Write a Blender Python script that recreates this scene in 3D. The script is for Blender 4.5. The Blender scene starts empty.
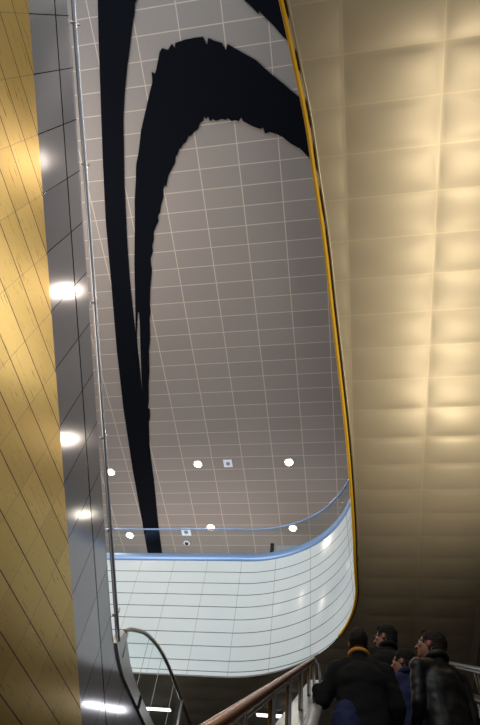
import bpy, bmesh, math, random
from mathutils import Vector, Matrix, noise
random.seed(4)
PI = math.pi
H = 1.67                       # eye height above the foot of the escalator
S = bpy.context.scene
C = S.collection

# ---------------------------------------------------------------- camera
cd = bpy.data.cameras.new('camera'); cam = bpy.data.objects.new('camera', cd); C.objects.link(cam)
R = Matrix(((0.9856445, 0.0514529, 0.1608026), (0.1291961, -0.8429969, -0.5221730), (0.1086888, 0.5354520, -0.8375428)))
cam.matrix_world = Matrix.Translation((0, 0, H)) @ R.to_4x4()
cd.sensor_fit = 'VERTICAL'; cd.sensor_height = 36; cd.sensor_width = 36
cd.lens = 524 * 36 / 725; cd.clip_start = .05
S.camera = cam
S.view_settings.view_transform = 'Standard'; S.view_settings.look = 'None'
S.view_settings.gamma = 1; S.view_settings.use_curve_mapping = False
S.view_settings.exposure = 0.0

# ---------------------------------------------------------------- materials
def lin(c): return tuple(((v/255)/12.92 if v/255 < .04045 else ((v/255+.055)/1.055)**2.4) for v in c) + (1,)
class NT:
    def __init__(s, name):
        s.m = bpy.data.materials.new(name); s.m.use_nodes = True
        s.t = s.m.node_tree; s.b = s.t.nodes['Principled BSDF']
        s.tc = s.t.nodes.new('ShaderNodeTexCoord')
    def n(s, ty, **k):
        o = s.t.nodes.new(ty)
        for a, v in k.items(): setattr(o, a, v)
        return o
    def l(s, a, b): s.t.links.new(a, b)
    def v(s, sock, val):
        if hasattr(val, 'is_output') or isinstance(val, bpy.types.NodeSocket): s.l(val, sock)
        else: sock.default_value = val
    def math(s, op, a, b=None, c=None):
        o = s.n('ShaderNodeMath', operation=op); s.v(o.inputs[0], a)
        if b is not None: s.v(o.inputs[1], b)
        if c is not None: s.v(o.inputs[2], c)
        return o.outputs[0]
    def xyz(s):
        o = s.n('ShaderNodeSeparateXYZ'); s.l(s.tc.outputs['Object'], o.inputs[0]); return o.outputs
    def line(s, val, period, off, half):
        """1 on a joint line, 0 elsewhere"""
        a = s.math('SUBTRACT', val, off); a = s.math('DIVIDE', a, period)
        a = s.math('ADD', a, .5); a = s.math('FRACT', a); a = s.math('SUBTRACT', a, .5); a = s.math('ABSOLUTE', a)
        a = s.math('MULTIPLY', a, period)
        return s.math('LESS_THAN', a, half)
    def cell(s, val, period, off):
        a = s.math('SUBTRACT', val, off); a = s.math('DIVIDE', a, period); return s.math('FLOOR', a)
    def mix(s, f, a, b):
        o = s.n('ShaderNodeMix', data_type='RGBA'); s.v(o.inputs['Factor'], f); s.v(o.inputs['A'], a); s.v(o.inputs['B'], b)
        return o.outputs['Result']
    def noise(s, scale, sc=(1,1,1), detail=3, rough=.5):
        mp = s.n('ShaderNodeMapping'); mp.inputs['Scale'].default_value = sc
        s.l(s.tc.outputs['Object'], mp.inputs[0])
        o = s.n('ShaderNodeTexNoise'); o.inputs['Scale'].default_value = scale; o.inputs['Detail'].default_value = detail
        o.inputs['Roughness'].default_value = rough
        s.l(mp.outputs[0], o.inputs['Vector']); return o.outputs['Fac']
    def white(s, a, b):
        cb = s.n('ShaderNodeCombineXYZ'); s.v(cb.inputs[0], a); s.v(cb.inputs[1], b)
        o = s.n('ShaderNodeTexWhiteNoise', noise_dimensions='2D'); s.l(cb.outputs[0], o.inputs['Vector']); return o.outputs['Value']
    def bump(s, h, strength=.3, dist=.01):
        o = s.n('ShaderNodeBump'); o.inputs['Strength'].default_value = strength; o.inputs['Distance'].default_value = dist
        s.v(o.inputs['Height'], h); s.l(o.outputs[0], s.b.inputs['Normal'])
    def ramp(s, f, lo, hi):
        o = s.n('ShaderNodeMapRange'); s.v(o.inputs[0], f); o.inputs[3].default_value = lo; o.inputs[4].default_value = hi; return o.outputs[0]
def pm(name, col, rough=.5, metal=0, noise_amt=.06, nscale=20, **k):
    t = NT(name); c = lin(col); d = tuple(max(0, v*(1-noise_amt*3)) for v in c[:3]) + (1,)
    t.v(t.b.inputs['Base Color'], t.mix(t.noise(nscale), d, c))
    t.b.inputs['Roughness'].default_value = rough; t.b.inputs['Metallic'].default_value = metal
    for a, v in k.items(): t.b.inputs[a.replace('_', ' ')].default_value = v
    return t.m
def emis(name, col, st):
    t = NT(name); t.b.inputs['Base Color'].default_value = lin(col)
    t.b.inputs['Emission Color'].default_value = lin(col); t.b.inputs['Emission Strength'].default_value = st
    return t.m

M = {}
# gold wall: brushed panels, dark level joints and fine upright joints
t = NT('gold_panels'); o = t.xyz(); y, z = o[1], o[2]
lz = t.line(z, .429, 8.36+H, .0085); ly = t.line(y, .757, .06, .0045)
cellr = t.white(t.cell(y, .757, .06), t.cell(z, .429, 8.36+H))
base = t.mix(cellr, lin((198, 164, 90)), lin((212, 178, 104)))
fine = t.noise(3.0, (1, .5, 13), 4, .75)
base = t.mix(t.ramp(fine, 0, .35), base, lin((160, 130, 66)))
c = t.mix(ly, base, lin((152, 130, 92))); c = t.mix(lz, c, lin((58, 42, 16)))
t.v(t.b.inputs['Base Color'], c); t.b.inputs['Metallic'].default_value = .6
t.v(t.b.inputs['Roughness'], t.ramp(fine, .16, .46))
t.b.inputs['Anisotropic'].default_value = .5
hh = t.math('MULTIPLY', fine, .22); hh = t.math('SUBTRACT', hh, lz); t.bump(hh, .35, .006); M['gold'] = t.m
# grey cladding of the escalator flank
t = NT('grey_cladding'); o = t.xyz(); y = o[1]; z = o[2]
ly = t.line(y, .757, .06, .007)
k = t.math('MULTIPLY_ADD', y, .567, z)
mid = t.math('LESS_THAN', t.math('ABSOLUTE', t.math('SUBTRACT', k, 9.38+H)), .022)
lines = t.math('MAXIMUM', ly, mid)
cr = t.white(t.cell(y, .757, .06), t.math('GREATER_THAN', k, 9.38+H))
c = t.mix(cr, lin((158, 155, 160)), lin((172, 169, 174)))
c = t.mix(lines, c, lin((30, 28, 28)))
t.v(t.b.inputs['Base Color'], c); t.b.inputs['Metallic'].default_value = .5; t.b.inputs['Roughness'].default_value = .12
nz = t.noise(1.3, (1, 1, 1), 2); hh = t.math('SUBTRACT', t.math('MULTIPLY', nz, .8), lines); t.bump(hh, .1, .01); M['clad'] = t.m
# pale grey tiled ceiling
t = NT('grey_tiles'); o = t.xyz(); x, y = o[0], o[1]
lx = t.line(x, 1.176, .19, .014); ly = t.line(y, .579, 2.51, .012)
cr = t.white(t.cell(x, 1.176, .19), t.cell(y, .579, 2.51))
grain = t.noise(6, (1.2, 9, 1), 4, .65)
c = t.mix(cr, lin((128, 121, 116)), lin((136, 128, 122)))
c = t.mix(t.ramp(grain, 0, .5), c, lin((110, 104, 101)))
c = t.mix(t.math('MAXIMUM', lx, ly), c, lin((172, 160, 146)))
t.v(t.b.inputs['Base Color'], c); t.b.inputs['Roughness'].default_value = .6; M['tile'] = t.m
# champagne metal ceiling
t = NT('champagne_panels'); o = t.xyz(); x, y = o[0], o[1]
lx = t.line(x, 1.21, .41, .008); ly = t.line(y, .588, .338, .009)
c = t.mix(t.noise(2), lin((196, 183, 160)), lin((206, 193, 170)))
c = t.mix(t.math('MAXIMUM', lx, ly), c, lin((214, 199, 170)))
t.v(t.b.inputs['Base Color'], c); t.b.inputs['Metallic'].default_value = .35; t.b.inputs['Roughness'].default_value = .42
M['champ'] = t.m
# white balcony panels
t = NT('white_panels'); o = t.xyz(); x, z = o[0], o[2]
z0 = 9.75+H
lz = t.line(z, .3745, 9.72+H, .011)
low = t.math('LESS_THAN', t.math('ABSOLUTE', t.math('SUBTRACT', z, 6.83+H)), .011)
cut = t.math('MULTIPLY', t.math('GREATER_THAN', z, 6.95+H), t.math('LESS_THAN', z, 9.9+H))
lz = t.math('MAXIMUM', t.math('MULTIPLY', lz, cut), low)
lx = t.line(x, 1.055, -4.93, .006)
c = t.mix(t.noise(1.5), lin((206, 218, 220)), lin((214, 224, 226)))
c = t.mix(lx, c, lin((150, 160, 158))); c = t.mix(lz, c, lin((92, 96, 98)))
t.v(t.b.inputs['Base Color'], c); t.b.inputs['Roughness'].default_value = .17; t.b.inputs['Specular IOR Level'].default_value = .6
M['white'] = t.m
M['daylight_tint_edge'] = pm('daylight_tint_metal', (140, 176, 226), .35, .3)  # coping: bluish reflection of outdoor light put into the metal's colour
M['steel'] = pm('brushed_steel', (186, 184, 182), .3, .5)
M['steel_d'] = pm('dull_steel', (120, 118, 114), .4, .5)
M['chrome'] = pm('chrome', (210, 214, 222), .18, .55)
M['brown_tube'] = pm('brown_tube', (132, 116, 96), .3, .5)
M['bronze'] = pm('bronze_rail', (172, 108, 70), .3, .85)
M['bronze_d'] = pm('bronze_post', (112, 86, 50), .4, .7)
M['yellow'] = pm('yellow_trim', (250, 196, 36), .45, 0)
M['cream'] = pm('cream_trim', (214, 204, 186), .35, .5)
M['black'] = pm('black_paint', (6, 9, 17), .9, 0, .1, 2, Specular_IOR_Level=.08)
M['dark'] = pm('dark_gap', (20, 20, 20), .8)
M['rubber'] = pm('black_rubber', (22, 22, 24), .45)
M['grey_rubber'] = pm('grey_rubber', (168, 166, 160), .35)
M['concrete'] = pm('dark_stone', (84, 80, 76), .6, 0, .1, 3)
M['plaster'] = pm('grey_plaster', (110, 106, 100), .8, 0, .05, 3)
M['rwall'] = pm('dark_wall', (70, 66, 56), .6, 0, .05, 3)
M['lampwhite'] = pm('lamp_ring', (205, 200, 190), .5)
M['bulb'] = emis('downlight_glow', (255, 236, 205), 34)
M['strip'] = emis('strip_glow', (235, 240, 255), 5)
M['plate'] = pm('white_plate', (225, 232, 245), .5)
M['plate_g'] = pm('grey_plate', (120, 130, 150), .5)
M['box'] = pm('grey_box', (170, 172, 170), .6)
t = NT('glass'); t.t.nodes.remove(t.b)
tr_ = t.n('ShaderNodeBsdfTransparent'); tr_.inputs[0].default_value = (.93, .965, .965, 1)
gl_ = t.n('ShaderNodeBsdfGlossy'); gl_.inputs['Roughness'].default_value = .03; gl_.inputs[0].default_value = (.9, .95, 1, 1)
lw_ = t.n('ShaderNodeLayerWeight'); fr_ = t.n('ShaderNodeMath', operation='MULTIPLY'); t.l(t.math('POWER', lw_.outputs['Facing'], 4), fr_.inputs[0]); fr_.inputs[1].default_value = .16
mx_ = t.n('ShaderNodeMixShader'); t.l(fr_.outputs[0], mx_.inputs[0]); t.l(tr_.outputs[0], mx_.inputs[1]); t.l(gl_.outputs[0], mx_.inputs[2])
t.l(mx_.outputs[0], t.t.nodes['Material Output'].inputs[0]); M['glass'] = t.m
M['skin'] = pm('skin', (178, 124, 100), .55, 0, .05, 30)
M['skin_d'] = pm('skin_tan', (128, 86, 66), .55, 0, .05, 30)
M['eye'] = pm('eye_white', (225, 220, 212), .3); M['iris'] = pm('iris', (36, 24, 18), .3)
M['lips'] = pm('lips', (150, 84, 76), .5)
M['hair_k'] = pm('black_hair', (20, 17, 16), .85, 0, .2, 60)
M['hair_b'] = pm('brown_hair', (50, 32, 23), .8, 0, .2, 60)
M['hair_g'] = pm('cropped_dark_hair', (46, 38, 32), .8, 0, .2, 90)
M['jk_black'] = pm('black_cloth', (15, 14, 15), .9, 0, .15, 40)
M['jk_leather'] = pm('dark_leather', (34, 29, 28), .5, 0, .15, 25)
M['jk_navy'] = pm('blue_cloth', (32, 44, 92), .8, 0, .15, 40)
M['shirt'] = pm('blue_shirt', (34, 44, 92), .8, 0, .15, 40)
M['jeans'] = pm('denim', (40, 46, 72), .85, 0, .2, 60)
M['orange'] = pm('orange_collar', (250, 176, 60), .7)
M['shoe'] = pm('black_shoe', (18, 17, 16), .5)

# ---------------------------------------------------------------- mesh helpers
def fin(name, bm, mat, parent=None, smooth=False):
    me = bpy.data.meshes.new(name); bmesh.ops.recalc_face_normals(bm, faces=bm.faces[:]); bm.to_mesh(me); bm.free()
    for mm in (mat if isinstance(mat, (list, tuple)) else [mat]): me.materials.append(mm)
    if smooth:
        for p in me.polygons: p.use_smooth = True
    o = bpy.data.objects.new(name, me); C.objects.link(o)
    if parent is not None: 
        o.parent = parent; o.matrix_parent_inverse = parent.matrix_basis.inverted()
    return o
def tag(o, label, cat, group=None, kind=None):
    o['label'] = label; o['category'] = cat
    if group: o['group'] = group
    if kind: o['kind'] = kind
    return o
def struct(o): o['kind'] = 'structure'; return o
def empty(name, loc, label, cat, group=None):
    e = bpy.data.objects.new(name, None); C.objects.link(e); e.location = loc; e.empty_display_size = .1
    tag(e, label, cat, group); return e
def box(bm, a, b, mi=0):
    v = [bm.verts.new((x, y, z)) for x in (a[0], b[0]) for y in (a[1], b[1]) for z in (a[2], b[2])]
    for f in ((0,1,3,2),(4,6,7,5),(0,4,5,1),(2,3,7,6),(0,2,6,4),(1,5,7,3)):
        bm.faces.new([v[i] for i in f]).material_index = mi
def prism(bm, pts, ext, mi=0):
    """closed polygon of 3D points pushed along ext"""
    a = [bm.verts.new(p) for p in pts]; e = Vector(ext)
    b = [bm.verts.new(Vector(p)+e) for p in pts]; n = len(pts)
    bm.faces.new(a).material_index = mi; bm.faces.new(b[::-1]).material_index = mi
    for i in range(n): bm.faces.new((a[i], a[(i+1) % n], b[(i+1) % n], b[i])).material_index = mi
def tube(bm, pts, r, seg=12, flat=1.0, mi=0):
    pts = [Vector(p) for p in pts]; rings = []
    for i, p in enumerate(pts):
        d = (pts[min(i+1, len(pts)-1)] - pts[max(i-1, 0)]).normalized()
        up = Vector((0, 0, 1)) if abs(d.z) < .95 else Vector((0, 1, 0))
        s = d.cross(up).normalized(); u = s.cross(d)
        rings.append([bm.verts.new(p + s*math.cos(a)*r + u*math.sin(a)*r*flat) for a in [2*PI*j/seg for j in range(seg)]])
    for a, b in zip(rings, rings[1:]):
        for j in range(seg):
            f = bm.faces.new((a[j], a[(j+1) % seg], b[(j+1) % seg], b[j])); f.smooth = True; f.material_index = mi
    bm.faces.new(rings[0]).material_index = mi; bm.faces.new(rings[-1][::-1]).material_index = mi
def ribbon(bm, A, B, mi=0):
    a = [bm.verts.new(p) for p in A]; b = [bm.verts.new(p) for p in B]
    for i in range(len(a)-1): 
        f = bm.faces.new((a[i], a[i+1], b[i+1], b[i])); f.material_index = mi; f.smooth = True
def slab_ribbon(bm, A, B, th):
    """ribbon with thickness th (vector function per index)"""
    n = len(A); off = th
    v = [[bm.verts.new(p) for p in A], [bm.verts.new(p) for p in B],
         [bm.verts.new(Vector(p)+Vector(off[i])) for i, p in enumerate(B)], [bm.verts.new(Vector(p)+Vector(off[i])) for i, p in enumerate(A)]]
    for k in range(4):
        a, b = v[k], v[(k+1) % 4]
        for i in range(n-1):
            f = bm.faces.new((a[i], a[i+1], b[i+1], b[i])); f.smooth = k in (0, 2)
    bm.faces.new([v[k][0] for k in range(4)]); bm.faces.new([v[k][-1] for k in range(4)][::-1])
def disc(bm, c, r, h, nrm=(0, 0, 1), seg=24, mi=0):
    n = Vector(nrm).normalized(); q = n.to_track_quat('Z', 'Y').to_matrix(); c = Vector(c)
    a = [bm.verts.new(c + q @ Vector((math.cos(2*PI*i/seg)*r, math.sin(2*PI*i/seg)*r, 0))) for i in range(seg)]
    b = [bm.verts.new(v.co + n*h) for v in a]
    bm.faces.new(a).material_index = mi; bm.faces.new(b[::-1]).material_index = mi
    for i in range(seg): bm.faces.new((a[i], a[(i+1) % seg], b[(i+1) % seg], b[i])).material_index = mi

# ---------------------------------------------------------------- plan of the opening
SIDE = [(-.98, -4.0), (-.66, -2.2), (-.42, -1.0), (-.28, -.32), (-.17, .33), (-.06, 1.03), (.015, 1.8), (.10, 2.65), (.17, 3.75), (.242, 4.82),
        (.318, 6.02), (.365, 7.14), (.395, 8.3), (.40, 9.2)]
CX, CY, CR = -3.0, 9.98, 3.42
def cr_spline(P, per=6):
    out = []
    for i in range(len(P)-1):
        p0 = Vector(P[max(i-1, 0)]); p1 = Vector(P[i]); p2 = Vector(P[i+1]); p3 = Vector(P[min(i+2, len(P)-1)])
        for k in range(per):
            t = k/per
            out.append(.5*((2*p1) + (p2-p0)*t + (2*p0-5*p1+4*p2-p3)*t*t + (-p0+3*p1-3*p2+p3)*t**3))
    out.append(Vector(P[-1])); return out
side = cr_spline(SIDE, 5)
arc = [Vector((CX+CR*math.cos(a), CY+CR*math.sin(a))) for a in [PI/2*i/44 for i in range(1, 45)]]
front = [Vector((x, CY+CR)) for x in (-3.6, -4.4, -5.2, -6.2, -7.2, -8.4, -9.6, -11.5)]
PLAN = side + arc + front              # going away from the camera, round the corner, off to the left
def pn(i):
    a = PLAN[max(i-1, 0)]; b = PLAN[min(i+1, len(PLAN)-1)]; d = (b-a).normalized(); return Vector((d.y, -d.x))   # points away from the void
def lean(i):                            # how far the parapet leans back per metre of height
    n = pn(i); return .062*max(0, min(1, (n.x+.05)/.75))
def at(i, z, out=0):                    # a point over plan node i at height z (above eye level), pushed out
    n = pn(i); p = PLAN[i]; zb = 7.7-.075*p.y
    q = p + n*(out + lean(i)*max(0, z-zb)); return Vector((q.x, q.y, z+H))
zc = lambda y: 7.7-.075*y + H           # champagne ceiling
zg = lambda y: 16-.085*y + H            # grey ceiling

# ---------------------------------------------------------------- champagne ceiling (pillowed metal panels)
def pillow(x, y):
    u = ((x-.41)/1.21) % 1; v = ((y-.338)/.588) % 1
    f = (4*u*(1-u))**.8*(4*v*(1-v))**.5
    return zc(y) - .03*f + .004*noise.noise(Vector((x*.9, y*1.3, 0)))
bm = bmesh.new()
def xedge(y):
    if y <= 9.2:
        for a, b in zip(side, side[1:]):
            if a.y <= y <= b.y: return a.x + (b.x-a.x)*(y-a.y)/(b.y-a.y)
        return side[0].x
    if y <= CY: return .40+(CX+CR-.40)*(y-9.2)/(CY-9.2)
    return CX + math.sqrt(max(0, CR*CR-(y-CY)**2))
ys = [-4+.049*i for i in range(int((CY+4)/.049))] + [CY+CR*math.sin(PI/2*i/90) for i in range(0, 91)]
NX = 70; XR = 2.97; rows = []
for y in ys:
    xe = xedge(y); rows.append([bm.verts.new((xe+(XR-xe)*j/NX, y, pillow(xe+(XR-xe)*j/NX, y))) for j in range(NX+1)])
def fill(rows):
    for a, b in zip(rows, rows[1:]):
        for j in range(len(a)-1):
            f = bm.faces.new((a[j], a[j+1], b[j+1], b[j])); f.smooth = True
fill(rows)
rows = []; y = CY+CR
while y < 22.5:
    rows.append([bm.verts.new((-11.5+(XR+11.5)*j/120, y, pillow(-11.5+(XR+11.5)*j/120, y))) for j in range(121)]); y += .098
fill(rows)
struct(fin('ceiling', bm, M['champ']))

# yellow edging, dark gap and pale bead round the opening
n_tr = len(side)+14
tr = bpy.data.objects.new('trim_1', None); C.objects.link(tr); tr['kind'] = 'structure'
bm = bmesh.new(); tube(bm, [at(i, 7.7-.075*PLAN[i].y-.024, -.024) for i in range(n_tr)], .03, 8); fin('yellow_edging', bm, M['yellow'], tr)
bm = bmesh.new(); tube(bm, [at(i, 7.7-.075*PLAN[i].y-.012, .018) for i in range(n_tr)], .015, 8); fin('shadow_gap', bm, M['dark'], tr)
bm = bmesh.new(); tube(bm, [at(i, 7.7-.075*PLAN[i].y-.02, .048) for i in range(len(side))], .018, 8); fin('pale_bead', bm, M['cream'], tr)

# balcony: white panelled parapet
idx = list(range(len(PLAN)))
bal = bpy.data.objects.new('wall_balcony', None); C.objects.link(bal); bal['kind'] = 'structure'
bm = bmesh.new(); 
zb = [7.7-.075*PLAN[i].y for i in idx]
NZ = 12
prev = None
for k in range(NZ+1):
    row = [bm.verts.new(at(i, zb[i]-.0+(10.11-zb[i])*k/NZ)) for i in idx]
    if prev:
        for i in range(len(row)-1): bm.faces.new((prev[i], prev[i+1], row[i+1], row[i])).smooth = True
    prev = row
fin('parapet_panels', bm, M['white'], bal)
bm = bmesh.new()
slab_ribbon(bm, [at(i, 10.11, -.015) for i in idx], [at(i, 10.37, -.015) for i in idx], [tuple(pn(i)*.14)+(0,) for i in idx]); fin('daylight_tint_coping', bm, M['daylight_tint_edge'], bal)
bm = bmesh.new()      # pale line at the foot
slab_ribbon(bm, [at(i, zb[i]-.015, -.006) for i in idx[len(side)+20:]], [at(i, zb[i]+.03, -.006) for i in idx[len(side)+20:]], [tuple(pn(i)*.03)+(0,) for i in idx[len(side)+20:]])
fin('foot_bead', bm, M['steel_d'], bal)
# upper floor behind the parapet
bm = bmesh.new(); rows = []
for y in [-4+.4*i for i in range(35)]+[CY+CR*math.sin(PI/2*i/20) for i in range(3, 21)]:
    xe = xedge(y)+.35; rows.append([bm.verts.new((xe+(8-xe)*j/4, y+ (.2 if y > CY else 0), 9.95+H)) for j in range(5)])
fill(rows); rows = [[bm.verts.new((x, y, 9.95+H)) for x in (-12, 8)] for y in (CY+CR+.2, 25)]; fill(rows)
struct(fin('floor', bm, M['concrete']))

# glass balustrade on the parapet
gb = empty('glass_balustrade', at(len(side)+30, 10.37), 'frameless glass balustrade with pale blue handrail curving along the white balcony', 'railing')
def zat(i, z): return at(i, z, .05)
lo = [zat(i, 10.37) for i in idx]; hi = [zat(i, 11.34) for i in idx]
n0 = 0
# joints of the glass at even lengths along the plan
acc = 0; joints = [0]
for i in range(1, len(PLAN)):
    acc += (PLAN[i]-PLAN[i-1]).length
    if acc > 1.9: joints.append(i); acc = 0
joints.append(len(PLAN)-1)
for a, b in zip(joints, joints[1:]):
    if b <= a: continue
    A = [lo[i].copy() for i in range(a, b+1)]; B = [hi[i].copy() for i in range(a, b+1)]
    dd = (A[-1]-A[-2]).normalized()*.012; A[-1] -= dd; B[-1] -= dd
    bm = bmesh.new(); slab_ribbon(bm, A, B, [tuple(pn(i)*.014)+(0,) for i in range(a, b+1)])
    fin('glass_panel', bm, M['glass'], gb)
bm = bmesh.new(); tube(bm, [zat(i, 11.37)+Vector((0, 0, 0)) for i in idx], .028, 10); fin('handrail', bm, M['daylight_tint_edge'], gb)

# ---------------------------------------------------------------- grey tiled ceiling with black strokes
bm = bmesh.new()
prism(bm, [(-16, -9, zg(-9)), (9, -9, zg(-9)), (9, 25, zg(25)), (-16, 25, zg(25))], (0, 0, .3)); struct(fin('ceiling', bm, M['tile']))
LONG= [(-5.18, -2.13), (-5.36, -1.31), (-5.56, -0.44), (-5.86, 0.97), (-6.19, 2.53), (-6.53, 4.25), (-6.88, 6.53), (-7.23, 8.73), (-7.55, 11.21), (-7.82, 14.04), (-8.01, 16.69), (-8.15, 18.63), (-8.25, 20.0), (-7.58, 19.99), (-7.5, 18.62), (-7.31, 16.7), (-7.05, 14.56), (-6.91, 13.08), (-6.79, 11.92), (-6.66, 10.39), (-6.47, 8.77), (-6.36, 7.64), (-6.19, 6.23), (-5.99, 4.93), (-5.67, 3.15), (-5.33, 1.55), (-5.15, 0.93), (-4.95, 0.34), (-4.73, -0.22), (-4.59, -0.59), (-4.44, -0.93), (-4.4, -1.1), (-4.33, -1.17), (-4.02, -1.97)]
ARCH= [(0.18, 3.48), (-0.24, 3.02), (-0.32, 2.92), (-0.4, 2.83), (-0.48, 2.79), (-0.66, 2.67), (-0.85, 2.49), (-1.01, 2.4), (-1.2, 2.32), (-1.34, 2.35), (-1.38, 2.18), (-1.44, 2.22), (-1.6, 2.15), (-1.73, 2.08), (-1.92, 1.96), (-1.96, 1.85), (-2.03, 1.95), (-2.14, 1.91), (-2.23, 1.93), (-2.33, 1.83), (-2.39, 1.88), (-2.5, 1.84), (-2.67, 1.87), (-2.75, 1.81), (-2.84, 1.86), (-2.88, 1.7), (-2.93, 1.79), (-2.99, 1.71), (-3.04, 1.83), (-3.13, 1.87), (-3.22, 2.02), (-3.31, 2.06), (-3.48, 2.19), (-3.5, 2.14), (-3.62, 2.32), (-3.71, 2.36), (-3.81, 2.48), (-3.82, 2.43), (-3.95, 2.66), (-3.96, 2.55), (-4.04, 2.84), (-4.15, 2.97), (-4.31, 3.17), (-4.43, 3.47), (-4.45, 3.39), (-4.54, 3.55), (-4.57, 3.75), (-4.69, 3.98), (-4.76, 4.18), (-4.85, 4.29), (-4.86, 4.44), (-4.97, 4.59), (-5.08, 4.76), (-5.13, 5.01), (-5.21, 5.16), (-5.23, 5.38), (-5.35, 5.57), (-5.38, 5.8), (-5.38, 5.96), (-5.48, 6.29), (-5.58, 6.63), (-5.68, 7.08), (-5.72, 7.4), (-5.8, 7.61), (-5.88, 8.05), (-5.95, 8.42), (-6.07, 8.8), (-6.23, 9.66), (-6.37, 10.19), (-6.49, 10.82), (-6.6, 11.17), (-6.53, 11.21), (-6.61, 11.61), (-6.69, 11.78), (-6.84, 12.61), (-6.99, 13.36), (-7.02, 13.36), (-6.87, 12.37), (-6.76, 11.69), (-6.78, 11.47), (-6.7, 10.81), (-6.58, 9.97), (-6.37, 8.78), (-6.19, 7.84), (-6.12, 7.37), (-6.16, 7.36), (-6.26, 7.72), (-6.38, 8.2), (-6.55, 9.16), (-6.73, 10.17), (-6.66, 9.56), (-6.45, 8.39), (-6.23, 7.29), (-6.09, 6.59), (-5.9, 5.65), (-5.63, 4.49), (-5.47, 3.75), (-5.31, 3.18), (-5.21, 2.77), (-5.04, 2.38), (-4.86, 1.86), (-4.62, 1.37), (-4.41, 0.94), (-4.29, 0.71), (-4.26, 0.47), (-4.18, 0.53), (-4.11, 0.4), (-3.95, 0.04), (-3.87, -0.04), (-3.8, -0.01), (-3.72, 0.02), (-3.59, -0.1), (-3.52, 0.0), (-3.49, -0.11), (-3.22, -0.15), (-2.95, -0.16), (-2.73, -0.15), (-2.65, 0.05), (-2.6, -0.11), (-2.43, -0.02), (-2.25, 0.05), (-2.17, 0.22), (-2.11, 0.09), (-1.8, 0.29), (-1.4, 0.55), (-1.06, 0.89), (-0.69, 1.22), (-0.39, 1.5), (-0.16, 1.69), (0.33, 2.14)]
TOP= [(-1.98, -1.37), (-1.56, -0.8), (-1.38, -0.62), (-1.24, -0.46), (-1.21, -0.52), (-1.05, -0.34), (-0.88, -0.17), (-0.72, 0.03), (-0.55, 0.22), (-0.12, 0.75), (0.52, 0.83), (0.6, -1.02)]
def stroke(name, pts, label):
    bm = bmesh.new()
    prism(bm, [(x, y, zg(y)-.004) for x, y in pts], (0, 0, -.03)); 
    tag(fin(name, bm, M['black']), label, 'mural')
stroke('brush_stroke', LONG, 'long narrow black brush stroke running the length of the grey tiled ceiling')
stroke('brush_stroke', ARCH, 'wide arched black brush stroke with ragged inner edge on the grey tiled ceiling')
stroke('brush_stroke', TOP, 'short black brush stroke cut off by the top edge beside the yellow trim')

# ceiling fittings
DL = [(-5.11, 13.8, 'left of the white square plate'), (-1.56, 13.8, 'right of the white square plate'),
      (-8.77, 14.11, 'at far left beside the steel escalator rail'), (-8.74, 17.56, 'through balcony glass left of the black stroke'),
      (-5.08, 17.1, 'seen right at the blue balcony handrail'), (-1.66, 17.15, 'through balcony glass near its curved end'),
      (.62, 2.3, 'above the champagne ceiling near its front'), (.5, 6.4, 'above the champagne ceiling halfway along'), (2.24, 12.4, 'above the champagne ceiling beyond the corner'), (2.5, 16.3, 'above the champagne ceiling at its far end'),
      (-8.85, 10.6, 'behind the escalator flank, beyond the left end of the balcony'), (-8.85, 7.1, 'behind the escalator flank, halfway along'), (-12.3, 7.1, 'on the far left edge, nearest of its row'),
      (-12.3, 10.6, 'on the far left edge, middle of its row'), (-12.3, 14.1, 'on the far left edge, farthest of its row')]
def spot(loc, target, power, col, ang=100, blend=.8, size=.08):
    l = bpy.data.lights.new('lamp', 'SPOT'); l.energy = power; l.color = col; l.spot_size = math.radians(ang); l.spot_blend = blend; l.shadow_soft_size = size
    o = bpy.data.objects.new('lamp_light', l); C.objects.link(o); o.location = loc
    o.rotation_euler = (Vector(target)-Vector(loc)).to_track_quat('-Z', 'Y').to_euler(); return o
for i, (x, y, where) in enumerate(DL):
    e = empty('downlight', (x, y, zg(y)), 'small round downlight ' + where, 'ceiling light', 'downlights in the grey tiled ceiling')
    bm = bmesh.new(); nn = (0, -.085, -1)
    disc(bm, (x, y, zg(y)-.002), .19, .02, nn); fin('ring', bm, M['lampwhite'], e)
    bm = bmesh.new(); disc(bm, (x, y, zg(y)-.02), .135, .012, nn); fin('lens', bm, M['bulb'], e)
    spot((x, y, zg(y)-.06), (x-(1.5 if i in (6, 7, 8) else 0), y-.4, 0), 170 if i in (6, 7, 8) else 135, (1, .88, .74), 120)
def plate(x, y, s, label):
    e = empty('ceiling_sensor', (x, y, zg(y)), label, 'ceiling sensor')
    bm = bmesh.new(); prism(bm, [(x+a*s, y+b*s, zg(y+b*s)-.003) for a, b in ((-1, -1), (1, -1), (1, 1), (-1, 1))], (0, 0, -.03)); fin('plate', bm, M['plate'], e)
    bm = bmesh.new(); disc(bm, (x, y, zg(y)-.032), s*.45, .02, (0, -.085, -1)); fin('sensor_head', bm, M['plate_g'], e)
plate(-3.91, 13.79, .17, 'small white square ceiling plate with grey round centre between two downlights')
plate(-6.19, 17.35, .2, 'white ceiling plate just under the blue balcony handrail beside the security camera')
e = empty('dome_camera', (-6.26, 17.96, zg(17.96)), 'small white dome security camera seen through the balcony glass', 'security camera')
bm = bmesh.new(); disc(bm, (-6.26, 17.96, zg(17.96)-.016), .14, .06, (0, 0, -1)); fin('base', bm, M['plate'], e)
bm = bmesh.new(); bmesh.ops.create_uvsphere(bm, u_segments=16, v_segments=10, radius=.09, matrix=Matrix.Translation((-6.26, 17.96, zg(17.96)-.06))); fin('dome', bm, M['rubber'], e, True)
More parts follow.
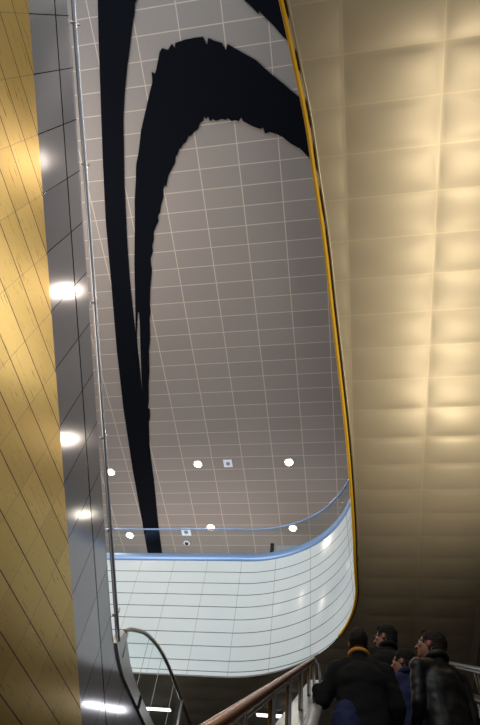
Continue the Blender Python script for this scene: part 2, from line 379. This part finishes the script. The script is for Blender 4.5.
# box standing on the upper floor behind the balustrade
bm = bmesh.new(); box(bm, (-2.36, 17, 9.95+H), (-.6, 17.6, 13.56+H)); cab = fin('display_cabinet', bm, M['box'])
tag(cab, 'tall pale grey cabinet with dark edges behind the curved balcony glass', 'cabinet')
bm = bmesh.new(); box(bm, (-2.50, 16.95, 9.95+H), (-2.36, 17.65, 13.62+H)); fin('dark_frame', bm, M['rubber'], cab)

# ---------------------------------------------------------------- left: gold wall
bd = lambda y: 8.405-.567*y
bm = bmesh.new()
prism(bm, [(-4, -9, 0), (-4, 14.8, 0), (-4, 14.8, bd(14.8)+H+.02), (-4, -1.6, bd(-1.6)+H), (-4, -9, bd(-1.6)+H)], (-.2, 0, 0))
struct(fin('wall_left', bm, M['gold']))
# grey clad escalator descending along it
le = empty('escalator', (-4.1, 9, bd(9)+H), 'grey metal clad flank of a descending escalator running down the gold wall', 'escalator')
up = [(-9, 10.95), (-2.3, 10.95), (-1.7, 10.85), (-1.2, 10.62), (0, 9.97), (4.4, 7.42), (7.17, 5.86), (8.14, 5.31), (8.6, 5.06), (9.0, 4.88), (9.4, 4.77), (9.9, 4.73), (15.5, 4.73)]
bm = bmesh.new()
pts = [(-4.01, y, z+H) for y, z in up] + [(-4.01, 15.5, 0), (-4.01, 14.9, 0), (-4.01, 14.82, bd(14.8)+H), (-4.01, -1.6, bd(-1.6)+H), (-4.01, -9, bd(-1.6)+H)]
prism(bm, pts, (-.14, 0, 0)); fin('side_cladding', bm, M['clad'], le)
bm = bmesh.new()
prism(bm, [(-4.16, -1.6, 10.4+H), (-4.16, 9.2, 4.3+H), (-4.16, 15, 4.3+H), (-4.16, 15, 3.9+H), (-4.16, 9.2, 3.6+H), (-4.16, -1.6, 9.6+H)], (-1.5, 0, 0)); fin('truss', bm, M['dark'], le)
slope = lambda off, y0, y1, n: [(y0+(y1-y0)*i/n, off-.567*(y0+(y1-y0)*i/n)) for i in range(n+1)]
for nm, off, xx, r, mm in (('guide_rail', 10.10, -3.965, .032, 'chrome'), ('handrail', 10.20, -4.02, .036, 'brown_tube')):
    p = [(-1.2-.6, off+.567*1.2+.2)] + slope(off, -1.2, 8.95 if r < .034 else 9.0, 20)
    bm = bmesh.new(); tube(bm, [(xx, y, z+H) for y, z in p], r, 10); fin(nm, bm, M[mm], le)
for y in (-.6, 1.5, 3.6, 5.7, 7.15, 8.5):
    z = 10.12-.567*y; bm = bmesh.new(); tube(bm, [(-4.03, y, z-.07+H), (-3.95, y+.02, z+.02+H), (-3.96, y+.05, z+.1+H)], .022, 8); fin('bracket', bm, M['steel'], le)
bm = bmesh.new()
prism(bm, [(-3.97, y, z+H) for y, z in ((8.93, 4.97), (9.25, 4.85), (9.7, 4.76), (15.5, 4.74), (15.5, 4.98), (10.9, 4.98), (10.3, 5.0), (9.8, 5.08), (9.35, 5.25), (9.1, 5.3))], (-.16, 0, 0))
fin('skirt', bm, M['steel'], le)
# landing balustrade of glass with curved handrail
lb = empty('landing_balustrade', (-4.05, 12, 4.98+H), 'glass balustrade with round-nosed dark handrail at the foot of the left escalator', 'railing')
hr = cr_spline([(9.22, 5.36), (9.42, 5.52), (9.75, 5.70), (10.33, 5.97), (11.16, 6.2), (12.0, 6.32), (12.8, 6.35), (13.7, 6.35), (15.5, 6.33)], 5)
bm = bmesh.new(); tube(bm, [(-4.02, p.x, p.y+H) for p in hr], .04, 10); fin('handrail', bm, M['brown_tube'], lb)
bm = bmesh.new(); prism(bm, [(-4.03, p.x, p.y-.03+H) for p in hr] + [(-4.03, 15.5, 4.98+H), (-4.03, 10.9, 4.98+H), (-4.03, 9.8, 5.08+H), (-4.03, 9.36, 5.2+H)], (-.015, 0, 0)); fin('glass_panel', bm, M['glass'], lb)
bm = bmesh.new(); tube(bm, [(-4.01, 9.28, 5.36+H), (-4.01, 9.36, 4.95+H)], .05, 8); fin('end_post', bm, M['chrome'], lb)
for y, z in ((10.6, 4.98), (11.7, 4.97), (13.0, 4.97)):
    bm = bmesh.new(); box(bm, (-4.035, y, z+H), (-4.026, y+.012, 6.05+.16*(y > 11)+.1*(y > 12)+H)); fin('glass_joint', bm, M['steel_d'], lb)
bm = bmesh.new(); box(bm, (-3.985, 10.75, 4.76+H), (-3.955, 10.87, 4.97+H)); fin('joint_plate', bm, M['dark'], lb)
bm = bmesh.new(); tube(bm, [(-3.99, 13.85, 4.98+H), (-3.99, 13.85, 6.34+H)], .036, 10); fin('end_post', bm, M['steel'], lb)
bm = bmesh.new(); box(bm, (-12, 9.5, 4.4+H), (-4.2, 22.4, 4.6+H)); bmesh.ops.delete(bm, geom=[], context='VERTS'); struct(fin('floor', bm, M['concrete']))

# ---------------------------------------------------------------- linear lights under the balcony
for x0, x1, lab in ((-5.75, -4.55, 'white strip light in the dark ceiling seen through the landing glass'), (-2.22, -1.0, 'white strip light in the dark ceiling seen under the bronze handrail')):
    e = empty('strip_light', ((x0+x1)/2, 14.85, zc(14.85)-.03), lab, 'ceiling light', 'strip lights under the balcony')
    bm = bmesh.new(); box(bm, (x0-.03, 14.76, zc(14.85)-.05), (x1+.03, 14.94, zc(14.85)-.034)); fin('housing', bm, M['lampwhite'], e)
    bm = bmesh.new(); box(bm, (x0, 14.79, zc(14.85)-.065), (x1, 14.91, zc(14.85)-.051)); fin('tube', bm, M['strip'], e)

# ---------------------------------------------------------------- the escalator in front
RUN, RISE = .4, .4*.577
def tread(y): return max(0, math.ceil((y-.2)/RUN))*RISE if y > .2 else 0
es = empty('escalator', (.53, .5, 0), 'escalator carrying the four people up between metal decks', 'escalator')
NST = 20; y_top = .2+NST*RUN
proto = None
for k in range(NST):
    y0 = .2+k*RUN; z1 = (k+1)*RISE
    if proto is None:
        bm = bmesh.new(); box(bm, (.02, 0, -.25), (1.04, RUN-.004, -.012))
        for j in range(34): box(bm, (.025+j*.03, .004, -.012), (.037+j*.03, RUN-.008, 0))
        o = fin('step', bm, M['steel_d']); proto = o; o.parent = es
    else: o = proto.copy(); C.objects.link(o); o.parent = es
    o.matrix_parent_inverse = es.matrix_basis.inverted(); o.location = (0, y0, z1)
def sl(y, oz): return .577*y+oz+H
for sx, xh, mh, dx0, dx1 in ((-1, -.20, 'grey_rubber', -.47, -.25), (1, 1.25, 'rubber', 1.30, 1.57)):
    hp = [(-.6, -.62), (-.75, -.75), (-.6, -.9)][::-1]
    P = [(xh, -.35, sl(-.1, -.85)), (xh, -.55, sl(-.1, -.7)), (xh, -.45, sl(0, -.55))] + [(xh, y, sl(y, -.52)) for y in (.3, 1, 2, 3, 4, 5, 6, 7, 7.7)] + [(xh, 8.1, sl(8.0, -.55)), (xh, 8.35, sl(8.0, -.62)), (xh, 8.35, sl(8.0, -.8))]
    bm = bmesh.new(); tube(bm, P, .045, 12, .5); h = fin('handrail', bm, M[mh], es)
    if sx < 0: h['label'] = 'pale grey handrail'
    else: h['label'] = 'black handrail'
    bm = bmesh.new(); prism(bm, [(xh-.01, y, sl(y, o_)) for y, o_ in ((0, -.56), (8.0, -.56), (8.0, -1.35), (0, -1.35))], (.02, 0, 0)); fin('balustrade_panel', bm, M['steel_d'] if sx > 0 else M['steel'], es)
    bm = bmesh.new(); prism(bm, [(dx0, y, sl(y, o_)) for y, o_ in ((-.3, -.6), (8.1, -.6), (8.1, -.66), (-.3, -.66))], (dx1-dx0, 0, 0)); fin('deck', bm, M['steel'] if sx < 0 else M['steel_d'], es)
    bm = bmesh.new(); prism(bm, [(dx0 if sx < 0 else dx1-.04, y, sl(y, o_)) for y, o_ in ((-.3, -.662), (8.1, -.662), (8.1, -2.2), (-.3, -1.8))], (.04, 0, 0)); fin('side_cladding', bm, M['steel_d'], es)
bm = bmesh.new(); box(bm, (-.9, y_top+.02, NST*RISE-.3), (2.95, 22, NST*RISE)); struct(fin('floor', bm, M['concrete']))

def railing(name, x, oz, y0, y1, posts, r, mr, mp, label, dec):
    e = empty(name, (x, (y0+y1)/2, sl((y0+y1)/2, dec)), label, 'railing')
    sgn = 1
    P = [(x, y0+(y1-y0)*i/12, sl(y0+(y1-y0)*i/12, oz)) for i in range(13)]
    bm = bmesh.new(); tube(bm, P, r, 14); fin('handrail', bm, M[mr], e)
    bm = bmesh.new(); tube(bm, [(p[0], p[1], p[2]-r-.012) for p in P], .012, 8); fin('underside_bead', bm, M['steel'], e)
    for y in posts:
        bm = bmesh.new(); box(bm, (x-.008, y-.035, sl(y, dec)), (x+.008, y+.035, sl(y, oz)-r*.8)); fin('post', bm, M[mp], e)
        bm = bmesh.new(); box(bm, (x+.012, y-.03, sl(y, dec)), (x+.026, y+.03, sl(y, oz)-r*.8)); fin('post', bm, M['steel'], e)
    bm = bmesh.new(); tube(bm, [(x, y1, sl(y1, oz)), (x+.05, y1+.1, sl(y1, oz)), (x+.07, y1+.16, sl(y1, oz)-.1), (x+.07, y1+.16, sl(y1, dec)+.02)], .018, 10); fin('end_return', bm, M['chrome'], e)
railing('bronze_railing', -.36, -.26, .6, 7.2, (1.15, 2.0, 2.85, 3.7, 4.75, 5.9, 7.0), .025, 'bronze', 'bronze_d', 'bronze round handrail on thin bronze posts along the left deck of the escalator', -.6)
railing('steel_railing', 1.45, -.26, .6, 9.0, (1.0, 2.05, 3.1, 4.15, 5.2, 6.25, 7.3, 8.4), .024, 'chrome', 'bronze_d', 'silver round handrail on thin posts right of the escalator', -.6)

# ---------------------------------------------------------------- remaining shell
bm = bmesh.new(); box(bm, (-14, -10, -.2), (9, 25, 0)); struct(fin('floor', bm, M['concrete']))
bm = bmesh.new(); box(bm, (XR, -1, 0), (XR+.2, 23, 7.7+H)); bmesh.ops.delete(bm, geom=[], context='VERTS'); struct(fin('wall_right', bm, M['rwall']))
bm = bmesh.new(); box(bm, (-12, 22.5, 0), (XR+.2, 22.7, 10.2+H)); struct(fin('wall_back', bm, M['rwall']))
bm = bmesh.new(); box(bm, (-16, 24.6, 9.9+H), (9, 24.8, 16+H)); struct(fin('wall_back', bm, M['plaster']))

# ---------------------------------------------------------------- people
def cap(bm, a, ra, b, rb, seg=14):
    a = Vector(a); b = Vector(b); d = b-a; L = d.length
    q = d.to_track_quat('Z', 'Y').to_matrix().to_4x4() if L > 1e-6 else Matrix.Identity(4)
    if L > 1e-6: bmesh.ops.create_cone(bm, cap_ends=True, segments=seg, radius1=ra, radius2=rb, depth=L, matrix=Matrix.Translation((a+b)/2) @ q)
    bmesh.ops.create_icosphere(bm, subdivisions=2, radius=ra*1.0, matrix=Matrix.Translation(a))
    bmesh.ops.create_icosphere(bm, subdivisions=2, radius=rb*1.0, matrix=Matrix.Translation(b))
def ell(bm, c, r, rot=None, sub=3):
    m = Matrix.Translation(c)
    if rot is not None: m = m @ rot.to_4x4()
    bmesh.ops.create_icosphere(bm, subdivisions=sub, radius=1, matrix=m @ Matrix.Diagonal((r[0], r[1], r[2], 1)))
def solid(name, bm, vox, smooth_it, mat, parent, mw, disp=0, fs=9, seed=0, cut=None):
    me = bpy.data.meshes.new('t'); bm.to_mesh(me); bm.free()
    o = bpy.data.objects.new('t', me); C.objects.link(o)
    m = o.modifiers.new('r', 'REMESH'); m.mode = 'VOXEL'; m.voxel_size = vox; m.use_smooth_shade = True
    if smooth_it: m = o.modifiers.new('s', 'SMOOTH'); m.factor = .5; m.iterations = smooth_it
    dg = bpy.context.evaluated_depsgraph_get(); dg.update()
    ev = o.evaluated_get(dg); me2 = bpy.data.meshes.new_from_object(ev); me2.name = name
    bpy.data.objects.remove(o); bpy.data.meshes.remove(me)
    b2 = bmesh.new(); b2.from_mesh(me2); b2.normal_update()
    if disp:
        for v in b2.verts:
            p = v.co; w = noise.noise(Vector((p.x*fs+seed, p.y*fs, p.z*fs*1.9))) + .5*noise.noise(Vector((p.x*fs*2.3, p.y*fs*2.3+seed, p.z*fs*3.1)))
            v.co = p + v.normal*disp*w
    if cut:
        kill = [f for f in b2.faces if cut(f.calc_center_median())]; bmesh.ops.delete(b2, geom=kill, context='FACES')
    b2.to_mesh(me2); b2.free(); me2.materials.clear()
    mats = mat if isinstance(mat, list) else [mat]
    for q in mats: me2.materials.append(q)
    for p in me2.polygons: p.use_smooth = True
    me2.transform(mw)
    r = bpy.data.objects.new(name, me2); C.objects.link(r)
    if parent is not None: r.parent = parent; r.matrix_parent_inverse = parent.matrix_basis.inverted()
    return r
def hand(bm, wrist, d, up, grip=.0, s=1.0, side=1):
    """palm and five bent fingers; d = direction of the hand, up = back of the hand"""
    d = Vector(d).normalized(); up = Vector(up).normalized(); sx = d.cross(up).normalized(); up = sx.cross(d)
    w = Vector(wrist)
    for k in (-1.5, -.5, .5, 1.5): cap(bm, w+d*.01, .017*s, w+d*.085*s+sx*k*.019*s, .0125*s, 10)
    for k, L in zip((-1.5, -.5, .5, 1.5), (.066, .078, .082, .072) if side > 0 else (.072, .082, .078, .066)):
        p = w+d*.09*s+sx*k*.021*s; a = .25+grip*.7
        for j in range(3):
            dd = d*math.cos(a)-up*math.sin(a); q = p+dd*L*s*(.45, .3, .25)[j]; cap(bm, p, (.0105-.001*j)*s, q, (.0098-.001*j)*s, 8); p = q; a += .35+grip*.75
    p = w+d*.025*s+sx*side*.028*s; q = p+(d*.6+sx*side*.75-up*.3).normalized()*.042*s; r2 = q+(d*.85+sx*side*.1-up*(.4+grip*.6)).normalized()*.034*s
    cap(bm, p, .014*s, q, .012*s, 8); cap(bm, q, .0115*s, r2, .0095*s, 8)
def person(loc, hgt, yaw, label, skin, jacket, hair, head_yaw, head_pitch, arms, bulk=1.0, hair_kind='short', collar=None, extra=None, seed=0, lean_fwd=0.0, legs='jeans', fem=False, hood=False):
    k = hgt/1.76
    root = empty('person', loc, label, 'person')
    mw = Matrix.Translation(loc) @ Matrix.Rotation(yaw, 4, 'Z') @ Matrix.Scale(k, 4)
    sw = .165 if fem else .19
    f = lean_fwd
    pel = Vector((0, 0, .94)); chest = Vector((0, f*.7, 1.28)); nb = Vector((0, f, 1.475)); hc = Vector((0, f+.035, 1.635))
    hm = Matrix.Translation(hc) @ Matrix.Rotation(head_yaw, 4, 'Z') @ Matrix.Rotation(head_pitch, 4, 'X')
    # body: one continuous surface, head included
    bm = bmesh.new()
    ell(bm, (0, 0, .95), (.155, .11, .13)); ell(bm, (0, f*.4, 1.12), (.14, .1, .16)); ell(bm, chest+Vector((0, 0, .03)), (.165, .11, .17))
    cap(bm, (-sw+.03, f, 1.42), .055, (sw-.03, f, 1.42), .055); cap(bm, nb-Vector((0, 0, .05)), .06, hc+Vector((0, -.02, -.07)), .052)
    for s in (-1, 1):
        cap(bm, (s*.09, 0, .9), .085, (s*.1, .02, .5), .055); cap(bm, (s*.1, .02, .5), .054, (s*.1, -.01, .1), .038)
        cap(bm, (s*.1, -.03, .06), .035, (s*.11, .12, .04), .03)
    for s, (el_, wr, hd, up, grip) in zip((-1, 1), arms):
        sh = Vector((s*sw, f, 1.425)); cap(bm, sh, .05, el_, .037); cap(bm, el_, .037, wr, .026)
        hand(bm, wr, hd, up, grip, 1.0, -s)
    def H_(p): return hm @ Vector(p)
    hr_ = hm.to_3x3()
    ell(bm, H_((0, -.012, .03)), (.076, .096, .088), hr_); ell(bm, H_((0, .022, -.035)), (.06, .068, .082), hr_)
    ell(bm, H_((0, .068, -.085)), (.026, .02, .02), hr_); cap(bm, H_((0, .085, .012)), .009, H_((0, .112, -.028)), .013, 8)
    for s in (-1, 1):
        ell(bm, H_((s*.013, .1, -.03)), (.009, .01, .008), hr_, 2); ell(bm, H_((s*.038, .062, -.022)), (.024, .024, .018), hr_, 2)
        cap(bm, H_((s*.012, .088, .024)), .009, H_((s*.046, .074, .022)), .008, 8)
        ell(bm, H_((s*.077, -.008, -.012)), (.009, .019, .032), hr_, 2)
    ell(bm, H_((0, .088, -.055)), (.02, .011, .006), hr_, 2); ell(bm, H_((0, .087, -.066)), (.018, .01, .006), hr_, 2)
    body = solid('body', bm, .0065, 2, M[skin], root, mw)
    for s in (-1, 1):
        bm = bmesh.new(); ell(bm, H_((s*.031, .078, .004)), (.0125, .0125, .0125)); e_ = solid_plain('eye', bm, M['eye'], root, mw)
        bm = bmesh.new(); ell(bm, H_((s*.031, .0875, .004)), (.0055, .0045, .0055)); solid_plain('iris', bm, M['iris'], e_, mw, root)
    bm = bmesh.new(); cap(bm, H_((-.016, .0965, -.06)), .0045, H_((.016, .0965, -.06)), .0045, 8); solid_plain('lips', bm, M['lips'], root, mw)
    # hair
    bm = bmesh.new(); g = {'short': .006, 'full': .008, 'long': .01, 'cropped': .002}[hair_kind]
    ell(bm, H_((0, -.02, .037)), (.078+g, .098+g, .09+g), hr_)
    if hair_kind in ('full', 'long'): ell(bm, H_((0, -.045, -.02)), (.07+g*.7, .07+g*.7, .09), hr_)
    if hair_kind == 'full': ell(bm, H_((0, .045, .1)), (.055, .045, .028), hr_)
    inv = hm.inverted()
    def cutface(c):
        q = inv @ c
        if hair_kind == 'cropped': return q.z < -.03 + .4*max(0, q.y) or (q.y > .045 and q.z < .06)
        return (q.y > .052 and q.z < .058) or (q.y > .012 and q.z < -.005) or q.z < (-.1 if hair_kind == 'long' else -.065) or (abs(q.x) > .066 and q.y > -.035 and q.z < .012)
    solid('hair', bm, .006, 2, M[hair], root, mw, .005, 40, seed, cutface)
    # jacket
    b = bulk; bm = bmesh.new()
    ell(bm, (0, -.005, .93), (.185*b, .14*b, .15)); ell(bm, (0, f*.4-.005, 1.1), (.18*b, .135*b, .17)); ell(bm, chest+Vector((0, -.005, .02)), (.2*b, .145*b, .17))
    cap(bm, (-sw+.02, f-.005, 1.405), .07*b, (sw-.02, f-.005, 1.405), .07*b)
    cap(bm, (0, -.005, .9), .135*b, (0, f-.005, 1.3), .14*b); cap(bm, (-.06, -.005, .9), .12*b, (-.07, f-.005, 1.3), .12*b); cap(bm, (.06, -.005, .9), .12*b, (.07, f-.005, 1.3), .12*b)
    cap(bm, nb-Vector((0, .0, .06)), .095, nb+Vector((0, -.004, .03)), .072)
    cap(bm, (-.1, f-.005, 1.43), .075, (.1, f-.005, 1.43), .075)
    for s, (el_, wr, hd, up, grip) in zip((-1, 1), arms):
        sh = Vector((s*sw, f, 1.42)); el_ = Vector(el_); wr = Vector(wr)
        cap(bm, sh-Vector((0, 0, .012)), .07*b, el_, .058*b); cap(bm, el_, .058*b, el_+(wr-el_)*.93, .043*b)
    solid('jacket', bm, .011, 10, M[jacket], root, mw, .009, 8, seed, lambda c: c.z < .82)
    if collar:
        bm = bmesh.new(); n = 20; ring = [(.082*math.sin(a), f-.004-.082*math.cos(a), 1.522+.016*math.cos(a)) for a in [(-1+2*i/n)*2.4 for i in range(n+1)]]
        tube(bm, ring, .010, 10, 1.5); solid_plain('collar', bm, M[collar], root, mw)
    else:
        bm = bmesh.new(); n = 20; ring = [(.078*math.sin(a), f-.004-.078*math.cos(a), 1.517+.012*math.cos(a)) for a in [(-1+2*i/n)*2.4 for i in range(n+1)]]
        tube(bm, ring, .02, 10, 1.3); solid_plain('collar', bm, M[jacket], root, mw)
    # trousers and shoes
    bm = bmesh.new(); ell(bm, (0, 0, .93), (.172, .128, .12))
    for s in (-1, 1): cap(bm, (s*.09, 0, .88), .1, (s*.1, .02, .5), .075); cap(bm, (s*.1, .02, .5), .075, (s*.1, -.01, .13), .062)
    solid('trousers', bm, .012, 3, M[legs], root, mw, .01, 9, seed+3)
    for s in (-1, 1):
        bm = bmesh.new(); cap(bm, (s*.1, -.04, .05), .047, (s*.112, .13, .04), .04); ell(bm, (s*.1, -.02, .08), (.05, .06, .05))
        bmesh.ops.scale(bm, vec=(1, 1, 1), verts=bm.verts)
        solid('shoe', bm, .01, 2, M['shoe'], root, mw, 0, 1, 0, lambda c: c.z < .004)
    if extra: extra(root, mw)
    return root
def solid_plain(name, bm, mat, parent, mw, root=None):
    o = fin(name, bm, mat, None, True); o.data.transform(mw); o.parent = parent
    o.matrix_parent_inverse = (root or parent).matrix_basis.inverted() if root is None else (parent.matrix_parent_inverse.copy() if False else Matrix.Identity(4))
    if root is not None: o.matrix_parent_inverse = (root.matrix_basis @ parent.matrix_parent_inverse @ parent.matrix_basis).inverted()
    return o
def at_step(x, y): return Vector((x, y, tread(y)))
def loc_of(root_loc, yaw, k, p):      # world point -> the figure's own frame
    return Matrix.Rotation(-yaw, 3, 'Z') @ (Vector(p)-Vector(root_loc)) / k
down = Vector((0, .1, -1))
# man in front: black jacket, orange collar, left hand on the pale handrail
L1 = at_step(.145, 4.33)
L1.z = tread(4.33); hgt1 = 2.61+H+.0 - L1.z; hgt1 = max(1.66, min(1.9, hgt1))
k1 = hgt1/1.76
hr_pt = (-.2, 4.40, sl(4.40, -.52)+.075)
w1 = loc_of(L1, 0, k1, hr_pt)
def shirt(root, mw):
    bm = bmesh.new(); ell(bm, (-.12, -.04, .93), (.13, .14, .25)); solid('shirt', bm, .012, 2, M['shirt'], root, mw, .01, 14, 2)
person(L1, hgt1, 0, 'person in bulky black jacket with orange collar, left hand on the pale handrail', 'skin_d', 'jk_black', 'hair_g', .12, .1,
       [(Vector((-.30, .0, 1.17)), w1-Vector((0, .08, -.015)), (.02, 1, -.12), (0, .1, 1), .75), (Vector((.26, .02, 1.16)), Vector((.2, .2, .98)), (-.3, .8, -.3), (.6, 0, .6), .4)],
       1.05, 'cropped', 'orange', shirt, 1)
# man at right in dark leather jacket, looking up to the left
L2 = at_step(.76, 4.45); h2 = .6046*4.45+H-L2.z
person(L2, h2, .55, 'person in dark leather jacket with brown hair, face turned up to the left', 'skin', 'jk_leather', 'hair_b', .72, .32,
       [(Vector((-.22, .02, 1.15)), Vector((-.17, .18, 1.0)), (.3, .8, -.2), (-.6, 0, .6), .4), (Vector((.21, -.03, 1.15)), Vector((.2, .08, .93)), down, (1, 0, 0), .4)],
       .88, 'full', None, None, 5)
# person further up in black, head turned left
L3 = at_step(.49, 5.6); h3 = .6115*5.6+H-L3.z
person(L3, h3, .25, 'person in black further up the escalator, dark hair, head turned left', 'skin', 'jk_black', 'hair_k', .95, .1,
       [(Vector((-.27, .0, 1.16)), Vector((-.24, .18, 1.0)), (.2, .8, -.2), (-.6, 0, .6), .4), (Vector((.27, .0, 1.16)), Vector((.25, .16, .98)), (-.2, .8, -.3), (.6, 0, .6), .4)],
       1.28, 'full', None, None, 9)
# shorter person in blue between them
L4 = at_step(.575, 4.98); h4 = .566*4.98+H-L4.z
person(L4, h4, .5, 'shorter person in blue jacket with dark hair, left of the leather jacket', 'skin', 'jk_navy', 'hair_k', .75, .1,
       [(Vector((-.22, .0, 1.16)), Vector((-.16, .18, 1.02)), (.3, .8, -.2), (-.6, 0, .6), .4), (Vector((.22, .0, 1.16)), Vector((.2, .14, .98)), (-.2, .8, -.3), (.6, 0, .6), .4)],
       .9, 'long', None, None, 13, 0, 'jeans', True)

# ---------------------------------------------------------------- light
w = bpy.data.worlds.new('world'); S.world = w; w.use_nodes = True
w.node_tree.nodes['Background'].inputs[0].default_value = (.86, .9, 1, 1); w.node_tree.nodes['Background'].inputs[1].default_value = .33
def area(loc, target, sx, sy, power, col):
    l = bpy.data.lights.new('area_lamp', 'AREA'); l.shape = 'RECTANGLE'; l.size = sx; l.size_y = sy; l.energy = power; l.color = col
    o = bpy.data.objects.new('area_lamp', l); C.objects.link(o); o.location = loc
    o.rotation_euler = (Vector(target)-Vector(loc)).to_track_quat('-Z', 'Y').to_euler(); return o
# unseen lamp added high behind the viewer, assumed daylight lighting the atrium
area((-5.5, -7.5, 13.5+H), (-4.5, 13.4, 9+H), 9, 5, 1150, (.78, .9, 1))
# lamps added to brighten the grey ceiling, hidden by escalator and parapet
area((-8.5, 3, 10+H), (-4, 9, 16+H), 5, 10, 760, (1, .9, .82))
area((-5, 17.5, 10.3+H), (-5, 17, 16+H), 12, 4, 420, (1, .93, .9))
# unseen fill lamp added above the champagne ceiling to brighten the gold wall
area((1.6, 1.8, 12.6+H), (-4, 1.8, 8.2+H), 12.5, .5, 370, (1, .93, .82))
# throw of the strip lights under the balcony
for x in (-5.1, -1.6): area((x, 14.85, zc(14.85)-.075), (x-.6, 13, 0), 1.1, .1, 8, (.93, .96, 1))
# unseen warm uplights assumed beside the right-hand wall, no fixtures built
for y, p in ((.5, 120), (1.9, 150), (3.6, 130), (5.2, 130), (6.7, 150)):
    spot((2.5, y, 4.5+H), (1.6, y+.3, 7.4+H), p*.88, (1, .88, .66), 130, 1, .1)
